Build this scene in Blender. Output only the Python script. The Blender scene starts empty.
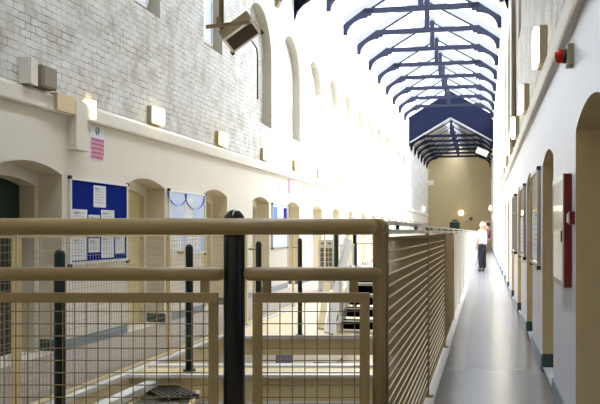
import bpy, bmesh, math, random
from mathutils import Vector, Matrix
random.seed(7)
C = bpy.context.scene.collection
TH = math.atan(184/850); ct, st = math.cos(TH), math.sin(TH)
PI = math.pi

# ---------------------------------------------------------------- materials
def lin(c):
    return tuple(((v/255)/12.92 if v/255 <= .04045 else ((v/255+.055)/1.055)**2.4) for v in c)+(1,)
def mat(name, col, rough=.6, var=.06, scale=6, metal=0, bump=0, spec=.5):
    m = bpy.data.materials.new(name); m.use_nodes = True
    n = m.node_tree.nodes; l = m.node_tree.links; b = n['Principled BSDF']
    b.inputs['Roughness'].default_value = rough; b.inputs['Metallic'].default_value = metal
    b.inputs['Specular IOR Level'].default_value = spec
    tc = n.new('ShaderNodeTexCoord'); ns = n.new('ShaderNodeTexNoise')
    ns.inputs['Scale'].default_value = scale; ns.inputs['Detail'].default_value = 4
    l.new(tc.outputs['Object'], ns.inputs['Vector'])
    mx = n.new('ShaderNodeMix'); mx.data_type = 'RGBA'
    c = lin(col); mx.inputs[6].default_value = tuple(v*(1-var) for v in c[:3])+(1,)
    mx.inputs[7].default_value = tuple(min(1, v*(1+var)) for v in c[:3])+(1,)
    l.new(ns.outputs['Fac'], mx.inputs[0]); l.new(mx.outputs[2], b.inputs['Base Color'])
    if bump:
        bp = n.new('ShaderNodeBump'); bp.inputs['Strength'].default_value = bump; bp.inputs['Distance'].default_value = .02
        l.new(ns.outputs['Fac'], bp.inputs['Height']); l.new(bp.outputs['Normal'], b.inputs['Normal'])
    return m
def emis(name, col, s):
    m = bpy.data.materials.new(name); m.use_nodes = True; b = m.node_tree.nodes['Principled BSDF']
    b.inputs['Base Color'].default_value = lin(col); b.inputs['Emission Color'].default_value = lin(col)
    b.inputs['Emission Strength'].default_value = s; return m
def brick(name):
    m = bpy.data.materials.new(name); m.use_nodes = True
    n = m.node_tree.nodes; l = m.node_tree.links; b = n['Principled BSDF']; b.inputs['Roughness'].default_value = .55
    tc = n.new('ShaderNodeTexCoord'); sp = n.new('ShaderNodeSeparateXYZ'); cb = n.new('ShaderNodeCombineXYZ')
    l.new(tc.outputs['Object'], sp.inputs[0]); l.new(sp.outputs['Y'], cb.inputs['X']); l.new(sp.outputs['Z'], cb.inputs['Y'])
    nz = n.new('ShaderNodeTexNoise'); nz.inputs['Scale'].default_value = 7; nz.inputs['Detail'].default_value = 3
    l.new(cb.outputs[0], nz.inputs['Vector'])
    wob = n.new('ShaderNodeMixRGB'); wob.blend_type = 'ADD'; wob.inputs[0].default_value = .045
    l.new(cb.outputs[0], wob.inputs[1]); l.new(nz.outputs['Color'], wob.inputs[2])
    br = n.new('ShaderNodeTexBrick'); l.new(wob.outputs[0], br.inputs['Vector'])
    br.inputs['Scale'].default_value = 1; br.inputs['Brick Width'].default_value = .235; br.inputs['Row Height'].default_value = .085
    br.inputs['Mortar Size'].default_value = .006; br.inputs['Mortar Smooth'].default_value = .6
    br.inputs['Color1'].default_value = lin((228, 227, 224)); br.inputs['Color2'].default_value = lin((217, 215, 210)); br.inputs['Mortar'].default_value = lin((200, 197, 190))
    n2 = n.new('ShaderNodeTexNoise'); n2.inputs['Scale'].default_value = 2.3; n2.inputs['Detail'].default_value = 8; n2.inputs['Roughness'].default_value = .7
    l.new(cb.outputs[0], n2.inputs['Vector'])
    rp = n.new('ShaderNodeValToRGB'); rp.color_ramp.elements[0].position = .34; rp.color_ramp.elements[0].color = lin((196, 190, 170)); rp.color_ramp.elements[1].position = .55; rp.color_ramp.elements[1].color = (1, 1, 1, 1)
    l.new(n2.outputs['Fac'], rp.inputs[0])
    mu = n.new('ShaderNodeMixRGB'); mu.blend_type = 'MULTIPLY'; mu.inputs[0].default_value = .8
    l.new(br.outputs['Color'], mu.inputs[1]); l.new(rp.outputs[0], mu.inputs[2])
    # chipped joints: irregular dark gaps where the paint has cracked over the mortar
    n3 = n.new('ShaderNodeTexNoise'); n3.inputs['Scale'].default_value = 3.1; n3.inputs['Detail'].default_value = 5
    l.new(cb.outputs[0], n3.inputs['Vector'])
    r3 = n.new('ShaderNodeValToRGB'); r3.color_ramp.elements[0].position = .46; r3.color_ramp.elements[0].color = (0, 0, 0, 1); r3.color_ramp.elements[1].position = .6
    l.new(n3.outputs['Fac'], r3.inputs[0])
    mm = n.new('ShaderNodeMath'); mm.operation = 'MULTIPLY'; l.new(br.outputs['Fac'], mm.inputs[0]); l.new(r3.outputs[0], mm.inputs[1])
    m3 = n.new('ShaderNodeMixRGB'); l.new(mm.outputs[0], m3.inputs[0]); l.new(mu.outputs[0], m3.inputs[1]); m3.inputs[2].default_value = lin((100, 92, 78))
    l.new(m3.outputs[0], b.inputs['Base Color'])
    inv = n.new('ShaderNodeMath'); inv.operation = 'SUBTRACT'; inv.inputs[0].default_value = 1; l.new(br.outputs['Fac'], inv.inputs[1])
    ad = n.new('ShaderNodeMath'); ad.operation = 'ADD'; l.new(inv.outputs[0], ad.inputs[0]); l.new(nz.outputs['Fac'], ad.inputs[1])
    bp = n.new('ShaderNodeBump'); bp.inputs['Strength'].default_value = .6; bp.inputs['Distance'].default_value = .014
    l.new(ad.outputs[0], bp.inputs['Height']); l.new(bp.outputs['Normal'], b.inputs['Normal'])
    return m

def glassmat(name):
    m = bpy.data.materials.new(name); m.use_nodes = True; n = m.node_tree.nodes; l = m.node_tree.links; n.clear()
    o = n.new('ShaderNodeOutputMaterial'); mx = n.new('ShaderNodeMixShader'); t = n.new('ShaderNodeBsdfTransparent'); d = n.new('ShaderNodeBsdfTranslucent')
    nz = n.new('ShaderNodeTexNoise'); nz.inputs['Scale'].default_value = 2; mr = n.new('ShaderNodeMapRange'); mr.inputs[3].default_value = .04; mr.inputs[4].default_value = .12
    l.new(nz.outputs['Fac'], mr.inputs[0]); l.new(mr.outputs[0], mx.inputs[0])
    l.new(t.outputs[0], mx.inputs[1]); l.new(d.outputs[0], mx.inputs[2]); l.new(mx.outputs[0], o.inputs[0]); return m
M = dict(
 brick=brick('painted_brick'),
 plaster=mat('cream_plaster', (226, 219, 204), .55, .03, 2, bump=.08),
 plaster_w=mat('white_plaster', (220, 222, 232), .4, .03, 2, bump=.08),
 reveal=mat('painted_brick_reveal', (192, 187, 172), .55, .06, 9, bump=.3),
 tan_l=mat('cream_gloss_paint', (216, 204, 178), .5, .04, 2, bump=.06),
 tan=mat('tan_gloss_paint', (220, 198, 150), .45, .04, 2, bump=.06),
 base_green=mat('green_skirting_paint', (52, 72, 66), .4),
 ledge=mat('ledge_stone_paint', (228, 222, 210), .5, .03, 3),
 floor=mat('polished_grey_floor', (116, 114, 115), .22, .1, 3, bump=.03, spec=.35),
 floor_l=mat('worn_landing_floor', (158, 146, 132), .4, .07, 3),
 lower=mat('ground_floor_lino', (176, 166, 142), .25, .08, 1.5),
 skirt=mat('blue_grey_skirting', (112, 128, 138), .4),
 cream=mat('cream_gloss_rail', (160, 137, 90), .4, .05, 5, bump=.05),
 fascia2=mat('tan_sheet', (186, 162, 116), .8, .04, 3, spec=.1),
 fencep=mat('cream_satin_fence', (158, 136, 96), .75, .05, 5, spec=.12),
 creamlt=mat('pale_rail_and_lit_fence', (236, 232, 222), .35, .04, 5),  # pale top rails; on the far fence the tone stands for strong light
 fascia=mat('landing_fascia_cream', (232, 212, 162), .4, .05, 4),
 white=mat('white_gloss', (232, 230, 226), .35, .03, 5),
 wire=mat('cream_wire', (150, 130, 92), .45, .05, 9),
 wire_toplit=mat('toplit_wire', (238, 226, 198), .4, .05, 9),  # same wire as the verticals, light from above put into its colour
 wiredk=mat('grey_wire', (176, 168, 148), .45, .05, 9),
 green=mat('dark_green_post', (24, 44, 38), .35, .08, 6),
 black=mat('black_gloss_post', (16, 17, 17), .22, .1, 6),
 void=mat('black_grille_cells', (8, 8, 10), .9, spec=.02),
 dark=mat('dark_iron', (38, 36, 36), .5),
 navy=mat('navy_roof_steel', (30, 33, 47), .6, .1, 4, spec=.12),
 gable=mat('navy_gable_board', (20, 23, 40), .85, .15, 2, spec=.05),
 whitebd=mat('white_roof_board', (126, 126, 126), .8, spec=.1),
 rearroof=mat('pale_roof_boards', (196, 190, 164), .6, .08, 3),
 endwall=mat('buff_end_wall', (194, 176, 136), .6, .05, .6),
 doorg=mat('dark_green_door', (18, 46, 40), .4),
 doorc=mat('yellow_cream_door', (228, 214, 160), .45),
 glow=glassmat('roof_glass'),
 ridge=glassmat('ridge_glass'),
 pane=emis('obscured_window_pane', (205, 214, 240), .42),
 lamp=emis('warm_lamp_diffuser', (255, 236, 190), 8.0),
 lampglow=emis('round_lamp_diffuser', (255, 236, 190), 30.0),
 housing=mat('beige_lamp_housing', (176, 166, 140), .5),
 olive=mat('olive_beige_metal', (116, 100, 66), .45, .08),
 glassdk=mat('dark_lamp_glass', (44, 30, 24), .25),
 blue=mat('royal_blue_felt', (14, 38, 128), .95, .08, 30, spec=.05),
 paleblue=mat('pale_blue_poster', (176, 196, 232), .3),
 midblue=mat('mid_blue_print', (62, 128, 226), .5),
 paper=mat('white_paper', (226, 228, 232), .7, .02),
 ink=mat('grey_ink', (176, 178, 186), .8),
 pink=mat('pink_print', (206, 130, 160), .7),
 pinkdk=mat('deep_pink_print', (178, 92, 122), .7),
 red=mat('dark_red_enamel', (124, 10, 24), .35, .05),
 redlens=mat('red_beacon_lens', (226, 40, 22), .2, .03),
 alu=mat('brushed_aluminium', (176, 176, 176), .35, .04, 20, metal=.6),
 glossy=mat('glossy_board_glazing', (190, 186, 176), .08, .03, 3),
 boxgrey=mat('grey_tan_box', (140, 128, 112), .5),
 skin=mat('skin', (206, 160, 138), .6, .03), shirt=mat('white_shirt_cotton', (236, 238, 244), .8, .02, 20),
 trousers=mat('dark_navy_trousers', (26, 28, 42), .85, .1, 20), maroon=mat('maroon_jersey', (112, 50, 62), .85, .08, 20),
 grey_hair=mat('pale_grey_hair', (200, 190, 180), .8), dark_hair=mat('dark_hair', (42, 26, 24), .7), shoe=mat('black_leather', (18, 18, 20), .4),
 lens=mat('brown_plaque', (112, 76, 52), .5), seatblue=mat('blue_grey_seat', (92, 98, 132), .7), treaddk=mat('black_stair_tread', (12, 12, 15), .9, spec=.03),
)

# ---------------------------------------------------------------- mesh builder
def origin(o):                              # where the thing that owns a part stands
    while o and o.parent: o = o.parent
    return Vector(o.location) if o else Vector((0, 0, 0))
class MB:
    def __init__(s): s.v = []; s.f = []; s.sm = []; s.mi = []
    def add(s, vs, fs, smooth=False, mi=0):
        o = len(s.v); s.v += [tuple(v) for v in vs]
        for f in fs: s.f.append(tuple(o+i for i in f)); s.sm.append(smooth); s.mi.append(mi)
        return s
    def box(s, x0, x1, y0, y1, z0, z1, mi=0):
        vs = [(x, y, z) for x in (x0, x1) for y in (y0, y1) for z in (z0, z1)]
        return s.add(vs, [(0,1,3,2),(4,6,7,5),(0,4,5,1),(2,3,7,6),(0,2,6,4),(1,5,7,3)], False, mi)
    def obox(s, c, ax, ay, az, mi=0):          # centre and three half vectors
        c, ax, ay, az = map(Vector, (c, ax, ay, az))
        vs = [c+i*ax+j*ay+k*az for i in (-1,1) for j in (-1,1) for k in (-1,1)]
        return s.add(vs, [(0,1,3,2),(4,6,7,5),(0,4,5,1),(2,3,7,6),(0,2,6,4),(1,5,7,3)], False, mi)
    def bar(s, a, b, w, h=None, up=(0,0,1), mi=0):
        a, b = Vector(a), Vector(b); d = (b-a); up = Vector(up)
        if abs(d.normalized().dot(up)) > .98: up = Vector((0,1,0))
        x = d.cross(up).normalized(); y = x.cross(d).normalized(); h = w if h is None else h
        return s.obox((a+b)/2, x*w/2, d/2, y*h/2, mi)
    def tube(s, pts, r, n=12, caps=True, mi=0, dome=0):
        pts = [Vector(p) for p in pts]; rs = r if isinstance(r, (list, tuple)) else [r]*len(pts)
        vs = []; ref = Vector((0,0,1))
        for i, p in enumerate(pts):
            d = (pts[min(i+1, len(pts)-1)]-pts[max(i-1, 0)]).normalized()
            if abs(d.dot(ref)) > .95: ref = Vector((0,1,0)) if abs(d.y) < .9 else Vector((1,0,0))
            x = d.cross(ref).normalized(); y = d.cross(x).normalized()
            vs += [p+(x*math.cos(2*PI*k/n)+y*math.sin(2*PI*k/n))*rs[i] for k in range(n)]
        fs = [(i*n+k, i*n+(k+1) % n, (i+1)*n+(k+1) % n, (i+1)*n+k) for i in range(len(pts)-1) for k in range(n)]
        s.add(vs, fs, True, mi)
        if caps:
            o = len(s.v)-len(vs)
            for e in (tuple(range(o+n-1, o-1, -1)), tuple(range(o+(len(pts)-1)*n, o+len(pts)*n))):
                s.f.append(e); s.sm.append(False); s.mi.append(mi)
        return s
    def rod(s, a, b, r, n=14, e0=True, e1=True, mi=0):        # tube with rounded ends
        a, b = Vector(a), Vector(b); d = (b-a).normalized(); P = []; R = []
        if e0:
            for q in (0, .35, .7, 1): P.append(a+d*r*(1-math.cos(q*PI/2))); R.append(max(.02*r, r*math.sin(q*PI/2)))
        else: P.append(a); R.append(r)
        if e1:
            for q in (1, .7, .35, 0): P.append(b-d*r*(1-math.cos(q*PI/2))); R.append(max(.02*r, r*math.sin(q*PI/2)))
        else: P.append(b); R.append(r)
        return s.tube(P, R, n, True, mi)
    def prism(s, poly, fn, t0, t1, mi=0):      # poly 2-D, fn(u, v, t) -> 3-D
        n = len(poly); vs = [fn(u, v, t0) for u, v in poly]+[fn(u, v, t1) for u, v in poly]
        fs = [tuple(range(n-1, -1, -1)), tuple(range(n, 2*n))]+[(i, (i+1) % n, n+(i+1) % n, n+i) for i in range(n)]
        return s.add(vs, fs, False, mi)
    def sphere(s, c, r, n=12, m=8, sc=(1,1,1), mi=0):
        vs = []; c = Vector(c)
        for i in range(m+1):
            a = PI*i/m
            for k in range(n):
                b = 2*PI*k/n; rr = max(math.sin(a), .01)
                vs.append(c+Vector((rr*math.cos(b)*sc[0], rr*math.sin(b)*sc[1], math.cos(a)*sc[2]))*r)
        fs = [(i*n+k, (i+1)*n+k, (i+1)*n+(k+1) % n, i*n+(k+1) % n) for i in range(m) for k in range(n)]
        return s.add(vs, fs, True, mi)
    def build(s, name, mats, parent=None, bevel=0, fix=True):
        org = origin(parent); me = bpy.data.meshes.new(name); me.from_pydata([Vector(v)-org for v in s.v], [], s.f)
        for m in (mats if isinstance(mats, (list, tuple)) else [mats]): me.materials.append(m)
        for p, a, b in zip(me.polygons, s.sm, s.mi): p.use_smooth = a; p.material_index = b
        if fix:
            bm = bmesh.new(); bm.from_mesh(me); bmesh.ops.recalc_face_normals(bm, faces=bm.faces); bm.to_mesh(me); bm.free()
        o = bpy.data.objects.new(name, me); C.objects.link(o)
        if parent: o.parent = parent
        if bevel:
            b = o.modifiers.new('bevel', 'BEVEL'); b.width = bevel; b.segments = 2; b.limit_method = 'ANGLE'
        return o
def thing(name, label, cat, loc=(0,0,0), group=None):
    o = bpy.data.objects.new(name, None); C.objects.link(o); o.location = loc; o.empty_display_size = .1
    o['label'] = label; o['category'] = cat
    if group: o['group'] = group
    return o
def tag(o, label, cat, group=None):
    o['label'] = label; o['category'] = cat
    if group: o['group'] = group
    return o
def struct(o): o['kind'] = 'structure'; return o
def copy_thing(o, dloc, label, rot=0):
    r = o.copy(); C.objects.link(r); r.location = o.location+Vector(dloc); r['label'] = label
    def rec(src, dst):
        for ch in [c for c in src.children]:
            k = ch.copy(); C.objects.link(k); k.parent = dst; rec(ch, k)
    rec(o, r); return r
def W(r, d, z=0): return Vector((r*ct-d*st, r*st+d*ct, z))     # the skewed cross landing's own axes
Rv, Fv, Uv = Vector((ct, st, 0)), Vector((-st, ct, 0)), Vector((0, 0, 1))

XL, XR, YN, YE, BAY = -4.9, .6, -1.5, 77.0, 3.32
XC = (XL+XR-.02)/2
Y1, Y2 = 22.0, 57.0                     # glazed part of the roof

# ---------------------------------------------------------------- walls with arched door recesses
def arc(a, b, z, rise, n=12):
    w = (b-a)/2; R = (w*w+rise*rise)/(2*rise); cx = (a+b)/2; cz = z+rise-R; t = math.asin(w/R)
    return [(cx+R*math.sin(-t+2*t*i/n), cz+R*math.cos(-t+2*t*i/n)) for i in range(n+1)]
def hole(mb, X, sg, depth, a, b, z0, spring, rise, mi, base=None, sill=False):
    path = [(a, z0)]+arc(a, b, spring, rise)+[(b, z0)]
    if base:
        for y in (a, b): mb.add([(X, y, z0), (X+sg*depth, y, z0), (X+sg*depth, y, z0+base), (X, y, z0+base)], [(0,1,2,3)], False, 2)
        path = [(a, z0+base)]+path[1:-1]+[(b, z0+base)]
    for i in range(len(path)-1):
        (u0, v0), (u1, v1) = path[i], path[i+1]
        mb.add([(X, u0, v0), (X, u1, v1), (X+sg*depth, u1, v1), (X+sg*depth, u0, v0)], [(0,1,2,3)], 0 < i < len(path)-2, mi)
    if sill: mb.add([(X, a, z0), (X, b, z0), (X+sg*depth, b, z0+.12), (X+sg*depth, a, z0+.12)], [(0,1,2,3)], False, mi)
def facepoly(mb, X, a, b, y0, y1, z0, top, spring, rise, mi=0):
    pts = [(y0, z0), (a, z0)]+arc(a, b, spring, rise)+[(b, z0), (y1, z0), (y1, top), (y0, top)]
    mb.add([(X, u, v) for u, v in pts], [tuple(range(len(pts)))], False, mi)
FAR0 = 5.95
fars = [FAR0+BAY*k for k in range(-1, 22) if FAR0+BAY*k < YE-1]
ZL = 2.81
def lower_wall(name, X, sg, m0, extra):
    mb = MB(); y = YN; depth = .3; door_n = extra
    for k, fy in enumerate(fars):
        a, b = fy-1.45, fy; y1 = (fy+.93) if k < len(fars)-1 else YE
        facepoly(mb, X, a, b, y, y1, 0, ZL, 2.1, .11)
        hole(mb, X, sg, depth, a, b, 0, 2.1, .11, 1, base=.14)
        Xi = X+sg*depth; ia, ib = a+.12, b-.1                       # inner arched frame
        out = [(a, 0)]+arc(a, b, 2.1, .11)+[(b, 0)]; inn = [(ia, 0)]+arc(ia, ib, 1.97, .08)+[(ib, 0)]
        for i in range(len(out)-1):
            mb.add([(Xi, *out[i]), (Xi, *out[i+1]), (Xi, *inn[i+1]), (Xi, *inn[i])], [(0,1,2,3)], False, 3)
        dd = .25 if k < 3 else .12; hole(mb, Xi, sg, dd, ia, ib, 0, 1.97, .08, 1)
        y = y1
        if k < 12:
            dm = MB(); pts = [(ia-.02, 0)]+arc(ia-.02, ib+.02, 1.98, .09)+[(ib+.02, 0)]
            dm.prism(pts, lambda u, v, t: (t, u, v), Xi+sg*(dd-.05), Xi+sg*(dd-.01))
            do = struct(dm.build('door_%d' % door_n, M['doorg'] if (k < 3) else M['doorc'])); door_n += 1
            hm = MB(); hm.rod((Xi+sg*(dd-.09), ia+.12, .9), (Xi+sg*(dd-.09), ia+.12, 1.15), .015, 8)
            for z in (.93, 1.12): hm.tube([(Xi+sg*(dd-.05), ia+.12, z), (Xi+sg*(dd-.09), ia+.12, z)], .01, 6)
            hm.build('door_handle', M['alu'], do)
            vm = MB(); vm.box(min(Xi+sg*(dd-.065), Xi+sg*(dd-.05)), max(Xi+sg*(dd-.065), Xi+sg*(dd-.05)), (ia+ib)/2-.1, (ia+ib)/2+.1, 1.4, 1.55); vm.build('viewing_hatch', M['dark'], do)
    mb.add([(X, YN, -3), (X, YE, -3), (X, YE, 0), (X, YN, 0)], [(0,1,2,3)], False, 0)
    # closing strip behind the doors
    mb.add([(X+sg*.7, YN, 0), (X+sg*.7, YE, 0), (X+sg*.7, YE, ZL), (X+sg*.7, YN, ZL)], [(0,1,2,3)], False, 0)
    mb.add([(X, YN, 0), (X+sg*.7, YN, 0), (X+sg*.7, YE, 0), (X, YE, 0)], [(0,1,2,3)], False, 0)
    mb.add([(X, YN, ZL), (X+sg*.7, YN, ZL), (X+sg*.7, YE, ZL), (X, YE, ZL)], [(0,1,2,3)], False, 0)
    return struct(mb.build(name, [m0, M['tan'] if sg > 0 else M['tan_l'], M['base_green'], M['ledge']], fix=False))
lower_wall('wall_left', XL, -1, M['plaster'], 1)
lower_wall('wall_right', XR, 1, M['plaster_w'], 20)

wins = [(10.9, 12.4, 4.72, 6.3, .5), (14.5, 15.6, 4.8, 6.3, .5)]+[(19.45+3.2*k-2.2, 19.45+3.2*k, 3.85, 5.65, .85) for k in range(12)]
def upper_wall(name, X, sg, n0):
    mb = MB(); y = YN; wn = n0
    for i, (a, b, z0, sp, ri) in enumerate(wins):
        y1 = (b+wins[i+1][0])/2 if i < len(wins)-1 else Y2
        zt = 7.5 if i < 2 else 8.95
        if i == 2: mb.add([(X, y, ZL), (X, y, 7.5), (X, y, 8.95)], [(0,1,2)], False, 0)
        ym = (a+b)/2
        top = arc(a, b, sp, ri); k = len(top)//2
        L = [(y, z0), (a, z0)]+top[:k+1]+[(ym, zt), (y, zt)]
        Rr = [(b, z0), (y1, z0), (y1, zt), (ym, zt)]+top[k:]
        for P_ in (L, Rr): mb.add([(X, u, v) for u, v in P_], [tuple(range(len(P_)))], False, 0)
        mb.add([(X, y, ZL), (X, y1, ZL), (X, y1, z0), (X, y, z0)], [(0,1,2,3)], False, 0)
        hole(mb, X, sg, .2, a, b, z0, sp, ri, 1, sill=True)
        Xb = X+sg*.2
        poly = [(a, z0)]+top+[(b, z0)]
        mb.add([(Xb, u, v) for u, v in poly], [tuple(range(len(poly)))], False, 0)
        y_next = y1
        if i >= 2: y = y1; continue
        # glazed sash standing in the recess
        wa, wb, wz, wt = (a+.02, b-.1, z0+.13, sp+.1) if i < 2 else (a+.5, b-.5, z0+.55, sp+.1)
        f = MB(); x0, x1 = sorted((Xb-sg*.002, Xb-sg*.05))
        for (p, q, r_, s_) in ((wa, wb, wz, wz+.06), (wa, wb, wt-.06, wt), (wa, wa+.05, wz, wt), (wb-.05, wb, wz, wt)):
            f.box(x0, x1, p, q, r_, s_)
        fo = struct(f.build('window_%d' % wn, M['white'])); wn += 1
        g = MB(); g.box(*sorted((Xb-sg*.004, Xb-sg*.02)), wa+.02, wb-.02, wz+.02, wt-.02); g.build('pane', M['pane'], fo)
        y = y1
    mb.add([(X, Y2, ZL), (X, YE, ZL), (X, YE, 7.5), (X, Y2, 7.5)], [(0,1,2,3)], False, 0)
    return struct(mb.build(name, [M['brick'], M['reveal']], fix=False))
upper_wall('wall_left_upper', XL, -1, 1)
upper_wall('wall_right_upper', XR, 1, 20)

# ledges (string courses) and skirtings
def ledge(n, X, sg):
    p = [(0, ZL), (.05, ZL), (.06, ZL+.02), (.06, 2.97), (.045, 3.0), (0, 3.02)]
    mb = MB(); mb.prism(p, lambda u, v, t: (X-sg*u, t, v), YN, YE)
    return struct(mb.build('trim_%d' % n, M['ledge']))
ledge(1, XL, -1); ledge(2, XR, 1)
def skirting(name, X, sg):
    mb = MB(); y = YN
    for fy in fars:
        mb.box(*sorted((X, X-sg*.015)), y, fy-1.45, 0, .13); y = fy
    mb.box(*sorted((X, X-sg*.015)), y, YE, 0, .13)
    return struct(mb.build(name, M['skirt']))
skirting('baseboard_left', XL, -1); skirting('baseboard_right', XR, 1)

# end walls
e = MB(); e.box(XL-.7, XR+.7, YE, YE+.3, -3, 9.2); struct(e.build('wall_end', M['endwall']))
e = MB(); e.box(XL-.7, XR+.7, YN-.3, YN, -3, 9.2); struct(e.build('wall_back', M['plaster']))

# ---------------------------------------------------------------- floors and landings
f = MB(); f.box(-.44, XR+.01, YN, YE, -.22, 0); struct(f.build('floor', M['floor']))
f = MB(); f.box(XL-.01, -3.5, YN, YE, -.22, 0); struct(f.build('floor_left_landing', M['floor_l']))
f = MB(); f.box(XL, XR, YN, YE, -3.2, -3.0); struct(f.build('floor_lower', M['lower']))
# near floor the photographer stands on, its front edge skewed like the cross railing
pts = [(-3.5, YN), (-.44, YN), (-.44, W(.0, 4.15).y), (-3.5, W(0, 4.15).y+(-3.5-W(0, 4.15).x)*st/ct)]
f = MB(); f.prism(pts, lambda u, v, t: (u, v, t), -.22, 0); struct(f.build('floor_near', M['floor_l']))
def cross(d0, d1, x0=-3.5, x1=-.44):
    def yy(x, d): return (d-(-x*st))/ct if False else (d+x*st)/ct
    return [(x0, yy(x0, d0)), (x1, yy(x1, d0)), (x1, yy(x1, d1)), (x0, yy(x0, d1))]
def crossbox(mb, d0, d1, z0, z1, mi=0, x0=-3.5, x1=-.44): mb.prism(cross(d0, d1, x0, x1), lambda u, v, t: (u, v, t), z0, z1, mi)
f = MB(); crossbox(f, 8.48, 9.1, -.27, -.01, 0); crossbox(f, 8.44, 8.52, -.03, .0, 1); crossbox(f, 8.95, 9.1, -.01, .015, 1); crossbox(f, 8.46, 9.1, -.29, -.27, 1)
struct(f.build('floor_cross_walkway', [M['fascia'], M['white']]))
f = MB(); crossbox(f, 11.55, 17.2, -.25, -.01, 0); crossbox(f, 11.5, 11.62, -.03, .01, 1)
struct(f.build('floor_bridge', [M['fascia'], M['white']]))
f = MB(); crossbox(f, 24, 25.2, -.25, 0, 0); crossbox(f, 23.95, 24.1, -.03, .01, 1)
struct(f.build('floor_far_bridge', [M['fascia'], M['white']]))
# landing edge beams and nosings
f = MB(); f.box(-3.5, -3.46, YN, YE, -.24, -.03, 0); f.box(-3.54, -3.455, YN, YE, -.03, .012, 1)
struct(f.build('trim_3', [M['fascia'], M['white']]))
f = MB(); f.box(-.5, -.44, 4.1, YE, -.24, -.02, 0); f.box(-.52, -.405, 4.1, YE, -.02, .025, 1)
struct(f.build('trim_4', [M['fascia'], M['white']]))

# ---------------------------------------------------------------- roof
def roofskin(name, y0, y1, zs, za, m, mats=None, lo=0, hi=1):
    mb = MB()
    for sg in (-1, 1):
        xe = XC+sg*2.95
        A = lambda t: (xe+(XC-xe)*t, zs-.03+(za-zs+.03)*t)
        (xa, z_a), (xb, z_b) = A(lo), A(hi)
        mb.add([(xa, y0, z_a), (xa, y1, z_a), (xb, y1, z_b), (xb, y0, z_b)], [(0,1,2,3)])
    return struct(mb.build(name, m, fix=False))
roofskin('ceiling_glazed', Y1, Y2, 9.0, 10.75, M['glow'])
roofskin('ceiling_rear', Y2, YE, 7.55, 9.2, M['rearroof'], lo=0, hi=.86)
roofskin('ceiling_rear_rooflight', Y2, YE, 7.55, 9.2, M['ridge'], lo=.86, hi=1)
roofskin('ceiling_near', YN, Y1, 7.55, 9.2, M['rearroof'], lo=0, hi=.93)
roofskin('ceiling_near_fill_strip', YN, Y1, 7.55, 9.2, M['ridge'], lo=.93, hi=1)  # unseen glazed strip, added to brighten the near section
def gable(name, y, faceY):
    mb = MB()
    up = [(XC-2.95, 8.95), (XC, 10.75), (XC+2.95, 8.95)]
    lo = [(XC+2.75, 6.98), (XC+2.66, 7.25), (XC+2.3, 7.62), (XC, 8.93), (XC-2.3, 7.62), (XC-2.66, 7.25), (XC-2.75, 6.98)]
    left = [up[0], up[1], lo[3], lo[4], lo[5], lo[6]]; right = [up[1], up[2], lo[0], lo[1], lo[2], lo[3]]
    for p in (left, right): mb.prism(p, lambda u, v, t: (u, t, v), y, y+.12, 0)
    for a, b in (((XC-2.68, 7.38), (XC, 8.95)), ((XC+2.68, 7.38), (XC, 8.95))):
        mb.bar((a[0], faceY, a[1]), (b[0], faceY, b[1]), .06, .09, mi=1)
    return struct(mb.build(name, [M['gable'], M['whitebd']]))
gable('wall_gable_far', Y2, Y2-.04); gable('wall_gable_near', Y1-.12, Y1+.04)

def bracket_poly(zb, zsh, ztie, reach):        # u = distance from wall
    p = [(0, zb), (.14, zb)]
    H = ztie-.1-zb
    for i in range(9):
        t = i/8*PI/2
        p.append((.14+(reach-.38)*(1-math.cos(t)), zb+.04+(H-.18)*math.sin(t)))
    p += [(reach-.2, ztie-.17), (reach-.1, ztie-.19), (reach-.06, ztie-.1), (reach, ztie-.06), (reach, ztie+.04), (reach-.25, ztie+.06), (.75*reach, ztie+.1)]
    # follow the rafter back to the wall
    p += [(0, zsh)]
    return p
def truss(y, zb, zsh, ztie, zap, label, w=.16):
    t = thing('roof_truss', label, 'roof truss', (XC, y, zb), 'roof trusses')
    half = 2.75; dz = (zap-zsh)/half; xt = (ztie-zsh)/dz
    MB().box(XC-half+xt-.05, XC+half-xt+.05, y-w/2, y+w/2, ztie-.09, ztie+.08).build('tie_beam', M['navy'], t)
    MB().box(XC-.095, XC+.095, y-w*.45, y+w*.45, ztie+.07, zap+.02).build('king_post', M['navy'], t)
    for sg in (-1, 1):
        r = MB(); r.bar((XC+sg*half, y, zsh-.03), (XC, y, zap-.03), .09, .08, up=(0,0,1)); r.build('rafter', M['navy'], t)
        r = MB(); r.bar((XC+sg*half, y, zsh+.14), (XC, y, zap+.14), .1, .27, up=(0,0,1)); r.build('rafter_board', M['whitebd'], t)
        b = MB(); b.prism(bracket_poly(zb, zsh, ztie, 1.08), lambda u, v, q, sg=sg: (XC+sg*(half-u), q, v), y-w/2, y+w/2); b.build('bracket', M['navy'], t)
        x = XC+sg*(half-xt-.28)
        s_ = MB(); s_.bar((x, y, ztie+.05), (x-sg*.07, y, zsh+dz*(xt+.36)), .05, .05, up=(0,1,0)); s_.build('strut', M['navy'], t)
        c_ = MB(); c_.prism([(0, zb-.16), (.09, zb-.1), (.13, zb), (0, zb)], lambda u, v, q, sg=sg: (XC+sg*(half-u), q, v), y-.09, y+.09); c_.build('corbel', M['housing'], t)
    return t
names = ['nearest', 'second', 'third', 'fourth', 'fifth', 'sixth', 'seventh', 'eighth', 'ninth', 'tenth', 'eleventh', 'twelfth']
t0 = truss(23.3, 8.42, 8.80, 9.27, 10.42, 'navy steel roof truss under the glass roof, nearest the camera of its row')
for i in range(1, 10):
    copy_thing(t0, (0, 3.35*i, 0), 'navy steel roof truss under the glass roof, %s from the near end' % names[i])
t1 = truss(58.2, 6.98, 7.4, 7.92, 8.93, 'dark roof truss of the lower far roof, first behind the navy gable')
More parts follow.
